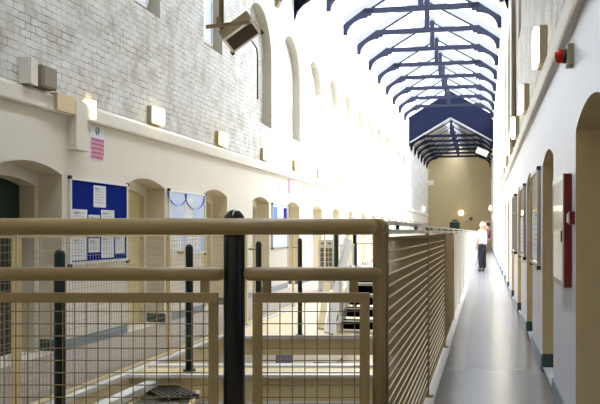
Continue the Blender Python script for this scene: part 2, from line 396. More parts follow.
for i in range(1, 6):
    copy_thing(t1, (0, 3.2*i, 0), 'dark roof truss of the lower far roof, %s behind the navy gable' % names[i])
copy_thing(t1, (0, 19.9-58.2, 0), 'dark roof truss above the left wall beside the floodlight, its foot at the top edge')

# ---------------------------------------------------------------- front railing (cross landing)
D = 4.0; S = D/850
def fr(px, py=None): return (px-300)*S
def fz(py): return 1.42+(232-py)*S
fence = thing('railing', 'cream tubular landing railing with wire mesh panels crossing the foreground', 'railing', W(fr(233), 4.05, 0))
mb = MB(); mb.rod(W(fr(-150), 3.955, fz(226.6)), W(fr(378), 3.955, fz(226.6)), .0385, 20, False, True); mb.build('top_rail', M['cream'], fence)
mb = MB(); mb.rod(W(fr(-150), 4.05, fz(274.5)), W(fr(224.5), 4.05, fz(274.5)), .033, 18, False, True); mb.build('mid_rail', M['cream'], fence)
mb = MB(); mb.rod(W(fr(242), 4.05, fz(274.5)), W(fr(384), 4.05, fz(274.5)), .033, 18); mb.build('mid_rail', M['cream'], fence)
mb = MB(); p0 = W(fr(233.3), 4.06, 0)
mb.tube([p0, p0+Uv*1.47]+[p0+Uv*(1.47+.058*math.sin(q*PI/2)) for q in (.3, .6, .8, .95, 1)], [.0515]*2+[.0515*math.cos(q*PI/2)+.001 for q in (.3, .6, .8, .95, 1)], 24)
o = mb.build('post', M['black'], fence); o['label'] = 'black domed iron post'
mb = MB(); mb.tube([W(fr(376), 3.96, fz(226.6)), W(fr(380), 3.985, fz(226.6)), W(fr(382.5), 4.03, fz(226.8)), W(fr(383), 4.085, fz(227))], [.038, .036, .034, .03], 18); mb.build('elbow', M['cream'], fence)
mb = MB(); p0 = W(fr(379.5)*1.015, 4.07, 0)
mb.tube([p0, p0+Uv*1.38, p0+Uv*1.42, p0+Uv*1.45, p0+Uv*1.468, p0+Uv*1.474], [.032, .032, .032, .029, .018, .002], 18)
mb.build('corner_post', M['cream'], fence)
def panel(r0, r1, z0, z1, d, nv, nh, nm, stubs):
    bw = .047; m = MB()
    def bx(ra, rb, za, zb): m.obox(W((ra+rb)/2, d, (za+zb)/2), Rv*(rb-ra)/2, Fv*.013, Uv*(zb-za)/2)
    bx(r0, r1, z1-bw, z1); bx(r0, r1, z0, z0+bw); bx(r0, r0+bw, z0+bw, z1-bw); bx(r1-bw, r1, z0+bw, z1-bw)
    po = m.build('panel_frame', M['cream'], fence, bevel=.003)
    w = MB()
    for r in nv: w.tube([W(r, d+.004, z0+.02), W(r, d+.004, z1-.02)], .0028, 6)
    for z in nh: w.tube([W(r0+.02, d-.002, z), W(r1-.02, d-.002, z)], .0028, 6)
    w.build('wire_mesh', M['wire'], po)
    for r in stubs:
        q = MB(); q.obox(W(r, d+.01, (z1+fz(278))/2), Rv*.021, Fv*.012, Uv*(fz(278)-z1)/2+Uv*.004); q.build('stub', M['cream'], fence)
ztop = fz(293.4)
zs = [fz(313-.6-12.4*k) for k in range(-24, 1) if fz(313-.6-12.4*k) > .2]
panel(fr(-75), fr(217.5), .14, ztop, 4.05*1.0, [fr(203.5-11.75*k)*1.0125 for k in range(0, 24)], zs, 0, [fr(203.5), fr(-60)])
panel(fr(252), fr(370.5), .14, ztop, 4.05*1.0, [fr(267.5+12.45*k)*1.0125 for k in range(0, 8)], zs, 0, [fr(266.5), fr(354.5)])

# ---------------------------------------------------------------- side fence, right landing
def side_fence(name, label, X, y_first, step, n, mw, mp, mt, rz=1.475, second=True, vw=.005, hw=.005, zb=.09):
    t = thing(name, label, 'fence', (X, y_first, 0)); y_end = y_first+step*n
    m = MB(); m.box(X-.025, X+.025, y_first, y_end, rz-.018, rz); m.build('top_rail', mt, t)
    if second: m = MB(); m.box(X-.014, X+.014, y_first, y_end, 1.41, 1.434); m.build('lower_rail', mt, t)
    zt = 1.395
    # one panel frame and one mesh, copied along the run
    f0 = MB(); L = step-.07; g = .022
    f0.box(X-.011, X+.011, 0, L, zt-g, zt); f0.box(X-.011, X+.011, 0, L, zb, zb+g); f0.box(X-.011, X+.011, 0, g, zb+g, zt-g); f0.box(X-.011, X+.011, L-g, L, zb+g, zt-g)
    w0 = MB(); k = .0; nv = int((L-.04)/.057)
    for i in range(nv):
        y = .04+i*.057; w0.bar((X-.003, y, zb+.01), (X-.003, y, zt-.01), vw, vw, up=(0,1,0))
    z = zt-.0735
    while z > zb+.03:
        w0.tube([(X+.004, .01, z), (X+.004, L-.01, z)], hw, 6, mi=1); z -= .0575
    p0 = MB(); p0.box(X-.016, X+.016, -.016, .016, .0, rz-.018); p0.box(X-.05, X+.05, -.05, .05, .02, .032)
    sp = MB()
    for y in (.6, 1.9): sp.box(X-.008, X+.008, y, y+.035, 1.43, rz-.016)
    fo = wo = po = so = None
    for i in range(n):
        y = y_first+i*step
        def put(src, mbx, nm, mm, par, yy):
            if src is None: o = mbx.build(nm, mm, None)
            else: o = src.copy(); C.objects.link(o)
            o.parent = par; o.matrix_parent_inverse = Matrix.Identity(4)
            return o
        base = Vector((-X, 0, 0))
        po = put(po, p0, 'post', mp, t, y); po.location = base+Vector((0, i*step, 0))
        fo = put(fo, f0, 'panel_frame', mp, t, y); fo.location = base+Vector((0, i*step+.035, 0))
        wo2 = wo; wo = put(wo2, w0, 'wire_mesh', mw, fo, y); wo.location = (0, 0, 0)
        if second and i < 8: so = put(so, sp, 'spacer', M['dark'], t, y); so.location = base+Vector((0, i*step, 0))
    return t
rf_ = side_fence('landing_fence', 'cream wire mesh fence at the near end of the right landing, with solid tan panel', -.47, 4.13, 3.15, 3, [M['fencep'], M['wire_toplit']], M['fencep'], M['creamlt'])
side_fence('landing_fence', 'mesh fence farther down the right landing, lightened as if strongly lit, beyond the tan panel', -.47, 13.66, 3.15, 20, [M['creamlt'], M['creamlt']], M['creamlt'], M['creamlt'])  # same fence continued, its stronger light put into a paler colour
side_fence('landing_fence', 'cream wire mesh fence along the left landing below the notice boards', -3.53, 2.7, 3.25, 22, [M['wiredk'], M['wiredk']], M['fascia'], M['fascia'], second=False, vw=.0028, hw=.0018, zb=.03)

m = MB(); m.box(-.49, -.455, 10.5, 13.4, .1, 1.39); m.build('solid_panel', M['fascia2'], rf_)
# dark green posts between the landings
gp = thing('green_post', 'x', 'post', W(-.29, 6, 0), 'green posts')
def gpost(r, d, z0, z1, label, rr=.042, link=0):
    p = W(r, d, 0); t = thing('safety_post', label, 'post', (p.x, p.y, z0), 'dark green posts above the void')
    m = MB(); m.tube([p+Uv*z0, p+Uv*(z1-.04)]+[p+Uv*(z1-.04+.04*math.sin(q*PI/2)) for q in (.4, .7, .9, 1)], [rr]*2+[rr*math.cos(q*PI/2)+.001 for q in (.4, .7, .9, 1)], 16)
    m.build('shaft', M['green'], t)
    m = MB(); m.tube([p+Uv*z0, p+Uv*(z0+.012)], rr*1.7, 16); m.build('base_plate', M['green'], t)
    if link:
        m = MB(); m.rod(p+Uv*1.215-Rv*rr, p+Uv*1.215-Rv*(rr+link), .02, 8); m.build('bracket', M['fascia'], t)
bpy.data.objects.remove(gp)
gpost(-1.695, 6.0, -.22, 1.30, 'dark green post nearest the left edge, in front of the first notice board', .04)
gpost(-1.135, 8.72, 0, 1.297, 'dark green post standing on the near cross walkway, left of the black post', .04, .09)
gpost(-.506, 10.4, -.25, 1.31, 'dark green post just right of the tall black foreground post', .036, .09)
gpost(0.0, 11.72, 0, 1.337, 'dark green post on the bridge edge, left of the gridded cabinet', .032, .09)
gpost(.58, 13.6, 0, 1.40, 'dark green post on the bridge beside the white stair stringer', .036)
gpost(.98, 15.2, 0, 1.45, 'dark green post on the bridge nearest the corner post', .036)

# white handrail gates on the bridge
def bridge_rail(r0, r1, d, label):
    t = thing('bridge_railing', label, 'railing', W((r0+r1)/2, d, 0), 'white bridge railings')
    m = MB(); m.rod(W(r0, d, 1.2), W(r1, d, 1.2), .02, 10); m.build('top_rail', M['white'], t)
    for r in (r0+.03, r1-.03):
        m = MB(); m.tube([W(r, d, .0), W(r, d, 1.2)], .018, 8); m.build('post', M['white'], t)
    m = MB(); n = 7
    for i in range(n): m.tube([W(r0+.03+(r1-r0-.06)*(i+.5)/n, d, .1), W(r0+.03+(r1-r0-.06)*(i+.5)/n, d, 1.19)], .006, 6)
    m.rod(W(r0, d, .1), W(r1, d, .1), .012, 8); m.build('baluster_panel', M['white'], t)
bridge_rail(.66, .93, 14.4, 'white barred railing on the bridge between the two right green posts')
bridge_rail(1.06, 1.55, 16.4, 'white barred railing at the back of the bridge next to the corner post')

# staircase rising from the bridge
st_ = thing('staircase', 'white open-riser staircase with black treads rising from the bridge', 'staircase', (-1.5, 11.9, 0))
x0, x1 = -2.02, -1.05; rise, going, NS = .155, .27, 5
ys = 12.0
for i in range(NS):
    m = MB(); m.box(x0+.03, x1-.03, ys+i*going, ys+i*going+.24, (i+1)*rise-.03, (i+1)*rise, 0); 
    o = m.build('tread', M['treaddk'], st_)
    m = MB(); m.box(x0+.03, x1-.03, ys+i*going-.012, ys+i*going+.0, (i+1)*rise-.016, (i+1)*rise+.004); m.build('nosing', M['white'], o)
    m = MB(); m.box(x0+.03, x1-.03, ys+i*going+.2, ys+i*going+.21, i*rise+.01, (i+1)*rise-.03); m.build('riser', M['treaddk'], o)
for x in (x0, x1):
    m = MB(); m.prism([(ys-.15, 0), (ys+.12, 0), (ys+NS*going, NS*rise-.18), (ys+NS*going, NS*rise+.12), (ys-.15, .12)], lambda u, v, t, x=x: (t, u, v), x-.02, x+.03); m.build('stringer', M['white'], st_)
m = MB(); m.rod((x0, ys, 1.0), (x0, ys+NS*going, .95+NS*rise), .022, 10)
m.build('handrail', M['white'], st_)
m = MB(); m.bar(W(.40, 11.75, .02), W(.76, 13.5, 1.3), .13, .04, up=Fv); m.build('stringer', M['white'], st_)
m = MB(); m.bar(W(.30, 12.3, .02), W(.42, 13.2, .62), .10, .04, up=Fv); m.build('stringer', M['fascia'], st_)
for i in (0,):
    m = MB(); m.tube([(x0, ys+i*going+.05, i*rise+.05), (x0, ys+i*going+.05, .97+i*rise)], .018, 8); m.build('baluster', M['white'], st_)

# stairs going down beside the left landing
sd = thing('grating', 'dark slatted metal grating below the left end of the near walkway', 'grating', W(-1.35, 7.8, -.17))
m = MB()
for (r0, d0, r1, d1) in ((-1.55, 7.35, -1.0, 7.35), (-1.0, 7.35, -1.0, 8.4), (-1.55, 8.4, -1.0, 8.4), (-1.55, 7.35, -1.55, 8.4)):
    m.bar(W(r0, d0, -.17), W(r1, d1, -.17), .04, .05)
m.build('frame', M['fascia'], sd)
m = MB()
for i in range(7):
    c = W(-1.42+i*.05, 7.86+.015*i, -.13); m.obox(c+Fv*.32, Rv*.16-Fv*.28, Rv*.013+Fv*.013, Uv*.02)
m.build('slats', M['dark'], sd)
m = MB()
for i in range(9): m.tube([W(-1.54, 7.42+i*.12, -.18), W(-1.02, 7.42+i*.12, -.18)], .008, 6)
m.build('cross_bars', M['alu'], sd)
m = MB(); m.box(-3.29, -3.17, 4.6, 8.75, -.12, -.06); tag(m.build('beam', M['white']), 'pale steel beam running beside and just below the left landing edge', 'beam')

# gridded cabinet on the left landing
gc = thing('ventilation_cabinet', 'white cabinet with a dark gridded front on the left landing', 'cabinet', (-3.85, 21.4, 0))
cx, cy = -3.85, 21.0
Rr = Rv; 
m = MB(); m.obox(W(.64, 20.85, .62), Rv*.19, Fv*.12, Uv*.62); m.build('body', M['white'], gc, bevel=.01)
m = MB()
for i in range(3):
    for j in range(7): m.obox(W(.64-.1+.1*i, 20.725, .98-.115*j), Rv*.042, Fv*.006, Uv*.050)
m.build('grille', M['void'], gc)
m = MB()
for i in (-1, 1): m.obox(W(.64+.08*i, 20.725, 1.14), Rv*.045, Fv*.006, Uv*.02)
m.build('vent_slot', M['void'], gc)

# ---------------------------------------------------------------- wall lamps
def wall_lamp(X, sg, y, z0, z1, L, label, grp):
    t = thing('wall_lamp', label, 'lamp', (X, y, z0), grp)
    m = MB(); m.box(*sorted((X, X-sg*.075)), y, y+L, z0, z1); m.build('housing', M['housing'], t, bevel=.008)
    m = MB(); m.box(*sorted((X-sg*.0755, X-sg*.125)), y+.015, y+L-.015, z0+.012, z1-.012); m.build('diffuser', M['lamp'], t, bevel=.012)
    return t
pos = ['above the gap after the blue notice board', 'second from the near end', 'third from the near end', 'fourth from the near end', 'fifth from the near end', 'sixth from the near end', 'seventh from the near end', 'eighth from the near end', 'ninth from the near end', 'tenth from the near end']
for i in range(10):
    wall_lamp(XL, -1, 11.88+BAY*.985*i, 3.04, 3.3, .42, 'lit square lamp on the left wall ledge, '+('nearest the camera' if i == 0 else pos[i]), 'lamps along the left wall')
for i in range(10):
    wall_lamp(XR, 1, 8.55+BAY*i, 3.06, 3.43, .42, 'lit square lamp on the right wall above the ledge, '+('nearest the camera' if i == 0 else pos[i]), 'lamps along the right wall')
def roundlamp(x, y, z, label, nx=(0,-1,0)):
    t = thing('bulkhead_lamp', label, 'lamp', (x, y, z)); n_ = Vector(nx); c = Vector((x, y, z))
    m = MB(); m.tube([c, c+n_*.06], .24, 20); m.build('base', M['white'], t)
    m = MB(); m.tube([c+n_*.06, c+n_*.12, c+n_*.17], [.2, .19, .08], 20); m.build('diffuser', M['lampglow'], t)
roundlamp(-2.0, YE, 3.11, 'round glowing lamp on the buff end wall')
roundlamp(XR, 72, 3.4, 'round glowing lamp on the right wall near the far end', (-1, 0, 0))
roundlamp(XL, 70, 3.3, 'round glowing lamp on the left wall near the far end', (1, 0, 0))

# ---------------------------------------------------------------- things on the left wall
def flat(mb, X, sg, y0, y1, z0, z1, t0, t1, mi=0): mb.box(*sorted((X-sg*t0, X-sg*t1)), y0, y1, z0, z1, mi)
def board(X, sg, y0, y1, z0, z1, label, felt, frame, name='notice_board', t=.035, fw=.035, capm=True):
    o = thing(name, label, 'notice board', (X, (y0+y1)/2, z0))
    m = MB(); flat(m, X, sg, y0+fw*.8, y1-fw*.8, z0+fw*.8, z1-fw*.8, 0, t*.6); b = m.build('panel', felt, o)
    m = MB()
    for q in ((y0, y1, z0, z0+fw), (y0, y1, z1-fw, z1), (y0, y0+fw, z0+fw, z1-fw), (y1-fw, y1, z0+fw, z1-fw)): flat(m, X, sg, *q, 0, t)
    m.build('frame', frame, o)
    if capm:
        for (y, z) in ((y0, z1), (y0, z0), (y1, z0), (y1, z1)):
            m = MB(); flat(m, X, sg, y-.012, y+.03, z-.03, z+.012, 0, t+.006); m.build('corner_cap', M['dark'], o)
    return o
b1 = board(XL, -1, 9.42, 11.12, 1.02, 2.09, 'blue felt notice board with white frame and pinned papers on the left wall', M['blue'], M['white'])
def sheet(X, sg, y0, y1, z0, z1, t, label, lines=6, grp='papers on the blue notice board', head=True, mt=None, lk=None):
    o = thing('paper_sheet', label, 'paper', (X-sg*t, (y0+y1)/2, z0), grp)
    m = MB(); flat(m, X, sg, y0, y1, z0, z1, t, t+.003); m.build('page', mt or M['paper'], o)
    m = MB(); w = y1-y0
    for i in range(lines):
        z = z1-(z1-z0)*(.14+.75*i/max(lines, 1)); flat(m, X, sg, y0+w*.12, y1-w*(.14+.25*random.random()), z-.008, z, t+.003, t+.004)
    if head: flat(m, X, sg, y0+w*.1, y0+w*.45, z1-.06, z1-.03, t+.003, t+.004)
    m.build('print', lk or M['ink'], o); return o
bt = .021
for y0, y1, z0, z1, lb in ((10.06, 10.42, 1.74, 2.02, 'white sheet pinned alone at the top of the blue notice board'),
    (9.48, 9.88, 1.40, 1.70, 'white sheet at the upper left of the blue notice board'),
    (9.92, 10.24, 1.37, 1.64, 'white sheet in the middle column of the blue board, hanging slightly low'),
    (10.28, 10.68, 1.41, 1.71, 'white sheet at the upper right of the blue notice board'),
    (9.48, 9.86, 1.07, 1.36, 'white sheet at the lower left of the blue notice board'),
    (9.92, 10.24, 1.16, 1.34, 'small white sheet low in the middle of the blue notice board'),
    (10.28, 10.66, 1.08, 1.37, 'white sheet low right of centre on the blue board'),
    (10.72, 11.02, 1.13, 1.38, 'white sheet at the far lower right of the blue board')):
    sheet(XL, -1, y0, y1, z0, z1, bt, lb)
b2 = board(XL, -1, 12.72, 14.5, 1.04, 2.1, 'pale blue poster board on the left wall right of the blue notice board', M['paleblue'], M['white'])
m = MB()
for (yc, rr) in ((13.1, .42), (13.95, .5)):
    pts = [(yc+rr*math.cos(a)*1.0, 2.06-rr*.5*math.sin(a)) for a in [PI*k/10 for k in range(11)]]
    for i in range(10): m.bar((XL+.024, *pts[i]), (XL+.024, *pts[i+1]), .006, .03, up=(1,0,0))
m.build('print', M['midblue'], b2)
sheet(XL, -1, 13.42, 13.85, 1.55, 1.98, bt, 'white sheet in the middle of the pale blue poster board', 0, 'papers on the pale blue board', False)
sheet(XL, -1, 12.82, 13.3, 1.1, 1.42, bt, 'white sheet at the lower left of the pale blue board', 5, 'papers on the pale blue board')
sheet(XL, -1, 13.55, 14.2, 1.1, 1.45, bt, 'wide white sheet at the lower right of the pale blue board', 5, 'papers on the pale blue board')
b3 = board(XL, -1, 19.45, 21.05, 1.04, 2.1, 'white notice board with blue posters, far along the left wall', M['paper'], M['paleblue'])
sheet(XL, -1, 19.52, 19.95, 1.5, 2.02, bt, 'bright blue poster at the left of the far notice board', 0, 'posters on the far notice board', False, M['midblue'])
sheet(XL, -1, 20.6, 20.95, 1.4, 2.02, bt, 'dark blue poster at the right of the far notice board', 0, 'posters on the far notice board', False, M['blue'])

sg_ = thing('safety_sign', 'white sign with round blue symbol and pink text above the blue notice board', 'sign', (XL, 10.2, 2.36))
m = MB(); flat(m, XL, -1, 10.0, 10.42, 2.34, 2.80, 0, .006); m.build('plate', M['paper'], sg_)
m = MB(); c = Vector((XL+.009, 10.2, 2.725))
ring = [c+Vector((0, math.cos(a), math.sin(a)))*.045 for a in [2*PI*k/20 for k in range(21)]]; m.tube(ring, .006, 6, False)
m.bar(c+Vector((0, -.025, -.03)), c+Vector((0, .025, .03)), .004, .01, up=(1,0,0)); m.build('symbol', M['seatblue'], sg_)
m = MB()
for i in range(5):
    z = 2.63-i*.055; flat(m, XL, -1, 10.02, 10.4-(.03 if i == 4 else 0), z-.05, z, .006, .0075)
m.build('text_block', M['pink'], sg_)
m = MB()
for i in range(5):
    z = 2.63-i*.055
    y = 10.035
    while y < 10.34:
        w = .02+.04*random.random(); flat(m, XL, -1, y, y+w, z-.028, z-.014, .0075, .0085); y += w+.014
m.build('lettering', M['pinkdk'], sg_)
for y, z0, z1, mm, lb in ((20.25, 1.98+.25, 2.66, 'paleblue', 'faded pale notice above the far notice board'), (21.15, 2.42, 2.82-.05, 'pink', 'faded pinkish notice under the left ledge, above the far notice board'), (21.75, 2.5, 2.8, 'paleblue', 'small pale green notice under the left ledge, beside the pinkish one')):
    m = MB(); flat(m, XL, -1, y, y+.28, z0, z1, 0, .008); tag(m.build('wall_notice', M[mm]), lb, 'notice', 'faded wall notices')

# corbel and boxes at the near left
cb = thing('cable_trunking', 'cream boxed trunking dropping from the left wall ledge', 'trunking', (XL, 9.45, 2.42))
m = MB(); m.box(XL, XL+.11, 9.42, 9.72, 2.44, 3.0); m.build('casing', M['plaster'], cb, bevel=.006)
m = MB(); m.box(XL, XL+.13, 9.40, 9.78, 2.415, 2.44); m.build('bottom_flange', M['ledge'], cb)
m = MB(); m.box(XL, XL+.1, 8.98, 9.42, 2.83, 3.03); m.build('top_cap', M['tan'], cb)
m = MB(); m.box(XL, XL+.12, 8.3, 8.5, 3.02, 3.3); m.box(XL, XL+.14, 8.32, 8.4, 3.02, 3.3); tag(m.build('conduit_box', M['ledge']), 'cream upright conduit box on the left ledge at the edge', 'box')
jb = thing('junction_box', 'grey tan junction box standing on the left ledge', 'box', (XL, 8.7, 3.02))
m = MB(); m.box(XL, XL+.13, 8.58, 8.92, 3.03, 3.28); m.build('case', M['boxgrey'], jb, bevel=.02)
m = MB(); m.box(XL+.13, XL+.14, 8.61, 8.89, 3.05, 3.26); m.build('lid', M['boxgrey'], jb)
m = MB(); m.box(XL+.06, XL+.08, 9.9, 10.02, 2.86, 3.08); tag(m.build('emergency_light', M['lamp']), 'small bright upright light on the left ledge beside the boxed trunking', 'lamp')

# floodlight on its hanging pole
u = (Rv*.49+Uv*.33-Fv*.08).normalized(); v = (Rv*.2-Uv*.173+Fv*.25); v = (v-u*v.dot(u)).normalized(); w = u.cross(v)
if w.dot(Rv*-.1+Uv*.15+Fv*.18) < 0: w = -w
fl = thing('floodlight', 'large beige floodlight tilted down on a hanging pole by the left brick wall', 'floodlight', W(-1.0, 14.6, 4.8))
c0 = W((242-300)/850*14.6, 14.6, 1.42+(232-36)*14.6/850)
m = MB(); hu, hv, dp = .305, .165, .33
vs = [c0+u*(i*hu*1.0)+v*(j*hv) for i in (-1, 1) for j in (-1, 1)]+[c0+w*dp+u*(i*hu*1.0)+v*(j*hv*.95) for i in (-1, 1) for j in (-1, 1)]
m.add(vs, [(0,1,3,2),(4,6,7,5),(0,4,5,1),(2,3,7,6),(0,2,6,4),(1,5,7,3)]); m.build('body', M['olive'], fl, bevel=.01)
m = MB()
for a, b, p, q in ((-1, 1, -1, -.8), (-1, 1, .8, 1), (-1, -.86, -.8, .8), (.86, 1, -.8, .8)):
    m.obox(c0-w*.012+u*hu*(a+b)/2+v*hv*(p+q)/2, u*hu*(b-a)/2, v*hv*(q-p)/2, w*.012)
m.build('bezel', M['ledge'], fl)
m = MB(); m.obox(c0-w*.008, u*hu*.86, v*hv*.8, w*.004); m.build('glass', M['glassdk'], fl)
m = MB(); sc = 14.6/850
m.bar(W(-1.58, 14.3, 4.87), W(-.83, 14.2, 4.93), .04, .06); m.build('arm', M['olive'], fl)
m = MB(); pp = W((220.5-300)*sc, 14.75, 0); m.tube([pp+Uv*4.95, pp+Uv*7.6], .045, 12); m.build('pole', M['olive'], fl)
m = MB(); m.obox(pp+Uv*5.06-Rv*.03, Rv*.05, Fv*.06, Uv*.08); m.build('clamp', M['olive'], fl)
m = MB(); m.obox(c0-u*hu*1.0+v*hv*1.0, u*.03, v*.02, w*.04); m.obox(c0+u*hu*1.02+v*hv*1.0, u*.03, v*.02, w*.04); m.build('latch', M['dark'], fl)
# black conduit on the wall beneath the first window
m = MB(); m.tube([(XL+.02, 17.55, 5.55), (XL+.02, 18.05, 5.45), (XL+.02, 18.12, 5.3), (XL+.02, 18.12, 4.35)], .018, 6)
tag(m.build('cable', M['dark']), 'thin black cable hanging on the white left wall below the floodlight', 'cable')

# ---------------------------------------------------------------- things on the right wall
rc = thing('fire_cabinet', 'dark red fire cabinet with glazed front on the right wall pier', 'cabinet', (XR, 6.7, 1.03))
m = MB(); m.box(.548, XR, 6.2, 7.1, 1.03, 1.83); m.build('case', M['red'], rc, bevel=.006)
m = MB(); m.box(.541, .548, 6.22, 7.09, 1.04, 1.82); d_ = m.build('door', M['glossy'], rc)
m = MB(); 
for q in ((6.2, 7.1, 1.03, 1.07), (6.2, 7.1, 1.79, 1.83), (6.2, 6.24, 1.07, 1.79), (7.06, 7.1, 1.07, 1.79)): m.box(.539, .5485, *q)
m.build('door_frame', M['alu'], rc)
m = MB(); m.box(.531, .5395, 6.26, 6.29, 1.35, 1.43); m.build('latch', M['dark'], d_)
cp = thing('call_point', 'small red fire alarm call point on the right wall behind the red cabinet', 'call point', (XR, 6.0, 1.45))
m = MB(); m.box(.565, XR, 5.99, 6.08, 1.47, 1.56); m.build('case', M['red'], cp, bevel=.004)
m = MB(); m.box(.553, .565, 6.005, 6.065, 1.485, 1.545); m.build('face', M['white'], cp)
bA = board(XR, 1, 9.52, 10.95, 1.04, 2.12, 'silver framed notice board, second along the right wall after the red cabinet', M['glossy'], M['alu'], t=.038, fw=.03)
sheet(XR, 1, 9.6, 10.7, 1.1, 1.65, .023, 'white sheet on the lower half of the nearer silver framed board', 7, 'sheets on the right wall boards')
bB = board(XR, 1, 12.85, 14.3, 1.04, 2.12, 'silver framed notice board, third along the right wall from the camera', M['glossy'], M['alu'], t=.038, fw=.03)
sheet(XR, 1, 12.95, 14.1, 1.1, 1.65, .023, 'white sheet on the lower half of the farther silver framed board', 7, 'sheets on the right wall boards')
bC = board(XR, 1, 16.3, 17.5, 1.04, 2.12, 'grey framed notice board, farthest visible along the right wall', M['glossy'], M['alu'], t=.05, fw=.03)
si = thing('alarm_beacon', 'red alarm beacon on a beige box high on the right wall', 'alarm', (XR, 6.1, 2.63))
m = MB(); m.box(.555, XR, 6.06, 6.2, 2.56, 2.71); m.build('back_box', M['housing'], si, bevel=.006)
m = MB(); m.tube([(.555, 6.13, 2.635), (.53, 6.13, 2.635)], .05, 18); m.build('collar', M['dark'], si)
m = MB(); m.tube([(.53, 6.13, 2.635), (.5, 6.13, 2.635), (.482, 6.13, 2.635), (.476, 6.13, 2.635)], [.046, .046, .036, .01], 18); m.build('lens', M['redlens'], si)
m = MB(); m.tube([(XR-.05, 16.6, 3.03), (XR-.05, 16.6, 7.5)], .045, 10); tag(m.build('downpipe', M['boxgrey']), 'grey vertical downpipe on the upper right brick wall', 'pipe')

# far end fittings
fs = thing('floodlight', 'white floodlight high on the right wall in front of the far roof', 'floodlight', (XR, 58, 6.7))
m = MB(); m.obox((-.12, 58, 6.75), (.36, 0, -.16), (0, .2, 0), (.08, 0, .18)); m.build('body', M['white'], fs, bevel=.03)
m = MB(); m.bar((.6, 58, 6.4), (.1, 58, 6.6), .1, .14); m.build('bracket', M['dark'], fs)
cl = thing('wall_lamp', 'small white lamp fitting high on the left wall at the far end', 'lamp', (XL, 73, 5.7))
m = MB(); m.box(XL, XL+.7, 72.9, 73.2, 5.6, 5.8); m.build('arm', M['white'], cl)
m = MB(); m.obox((XL+.5, 73, 5.5), (.2, 0, .04), (0, .15, 0), (0, 0, .08)); m.build('shade', M['white'], cl)
es = thing('wall_board', 'dark green board on the buff end wall above the fence', 'board', (-2.56, YE, 1.2))
m = MB(); m.box(-3.0, -2.12, YE-.05, YE, 1.1, 2.3); m.build('panel', M['doorg'], es)
m = MB(); m.box(-2.78, -2.28, YE-.03, YE, 2.36, 2.52); m.build('header', M['base_green'], es)
m = MB(); m.tube([(-1.13, YE, 2.58), (-1.13, YE-.08, 2.58)], .17, 18); tag(m.build('bell', M['lens']), 'round brown bell on the buff end wall', 'bell')
m = MB(); m.tube([(-1.5, YE, 2.32), (-1.5, YE-.05, 2.32)], .07, 12); tag(m.build('wall_socket', M['lens']), 'tiny brown fitting left of the round bell on the end wall', 'fitting')

# ground floor furniture glimpsed through the void
m = MB(); m.box(XL, XL+.03, 19.9, 21.6, -2.15, -1.55); tag(m.build('wall_panel', M['seatblue']), 'blue grey panel on the lower left wall seen down through the void', 'panel')
p = W(1.25, 22.9, 0)
tb = thing('pool_table', 'dark blue topped table on the ground floor seen through the void', 'table', (p.x, p.y, -3))
m = MB(); m.box(p.x-1.0, p.x+1.0, p.y-.6, p.y+.6, -2.3, -2.2); m.build('frame', M['dark'], tb)
m = MB(); m.box(p.x-.88, p.x+.88, p.y-.5, p.y+.5, -2.2, -2.19); m.build('cloth', M['blue'], tb)
for a in (-1, 1):
    for b in (-1, 1):
        m = MB(); m.box(p.x+a*.85-.06, p.x+a*.85+.06, p.y+b*.48-.06, p.y+b*.48+.06, -3, -2.3); m.build('leg', M['dark'], tb)

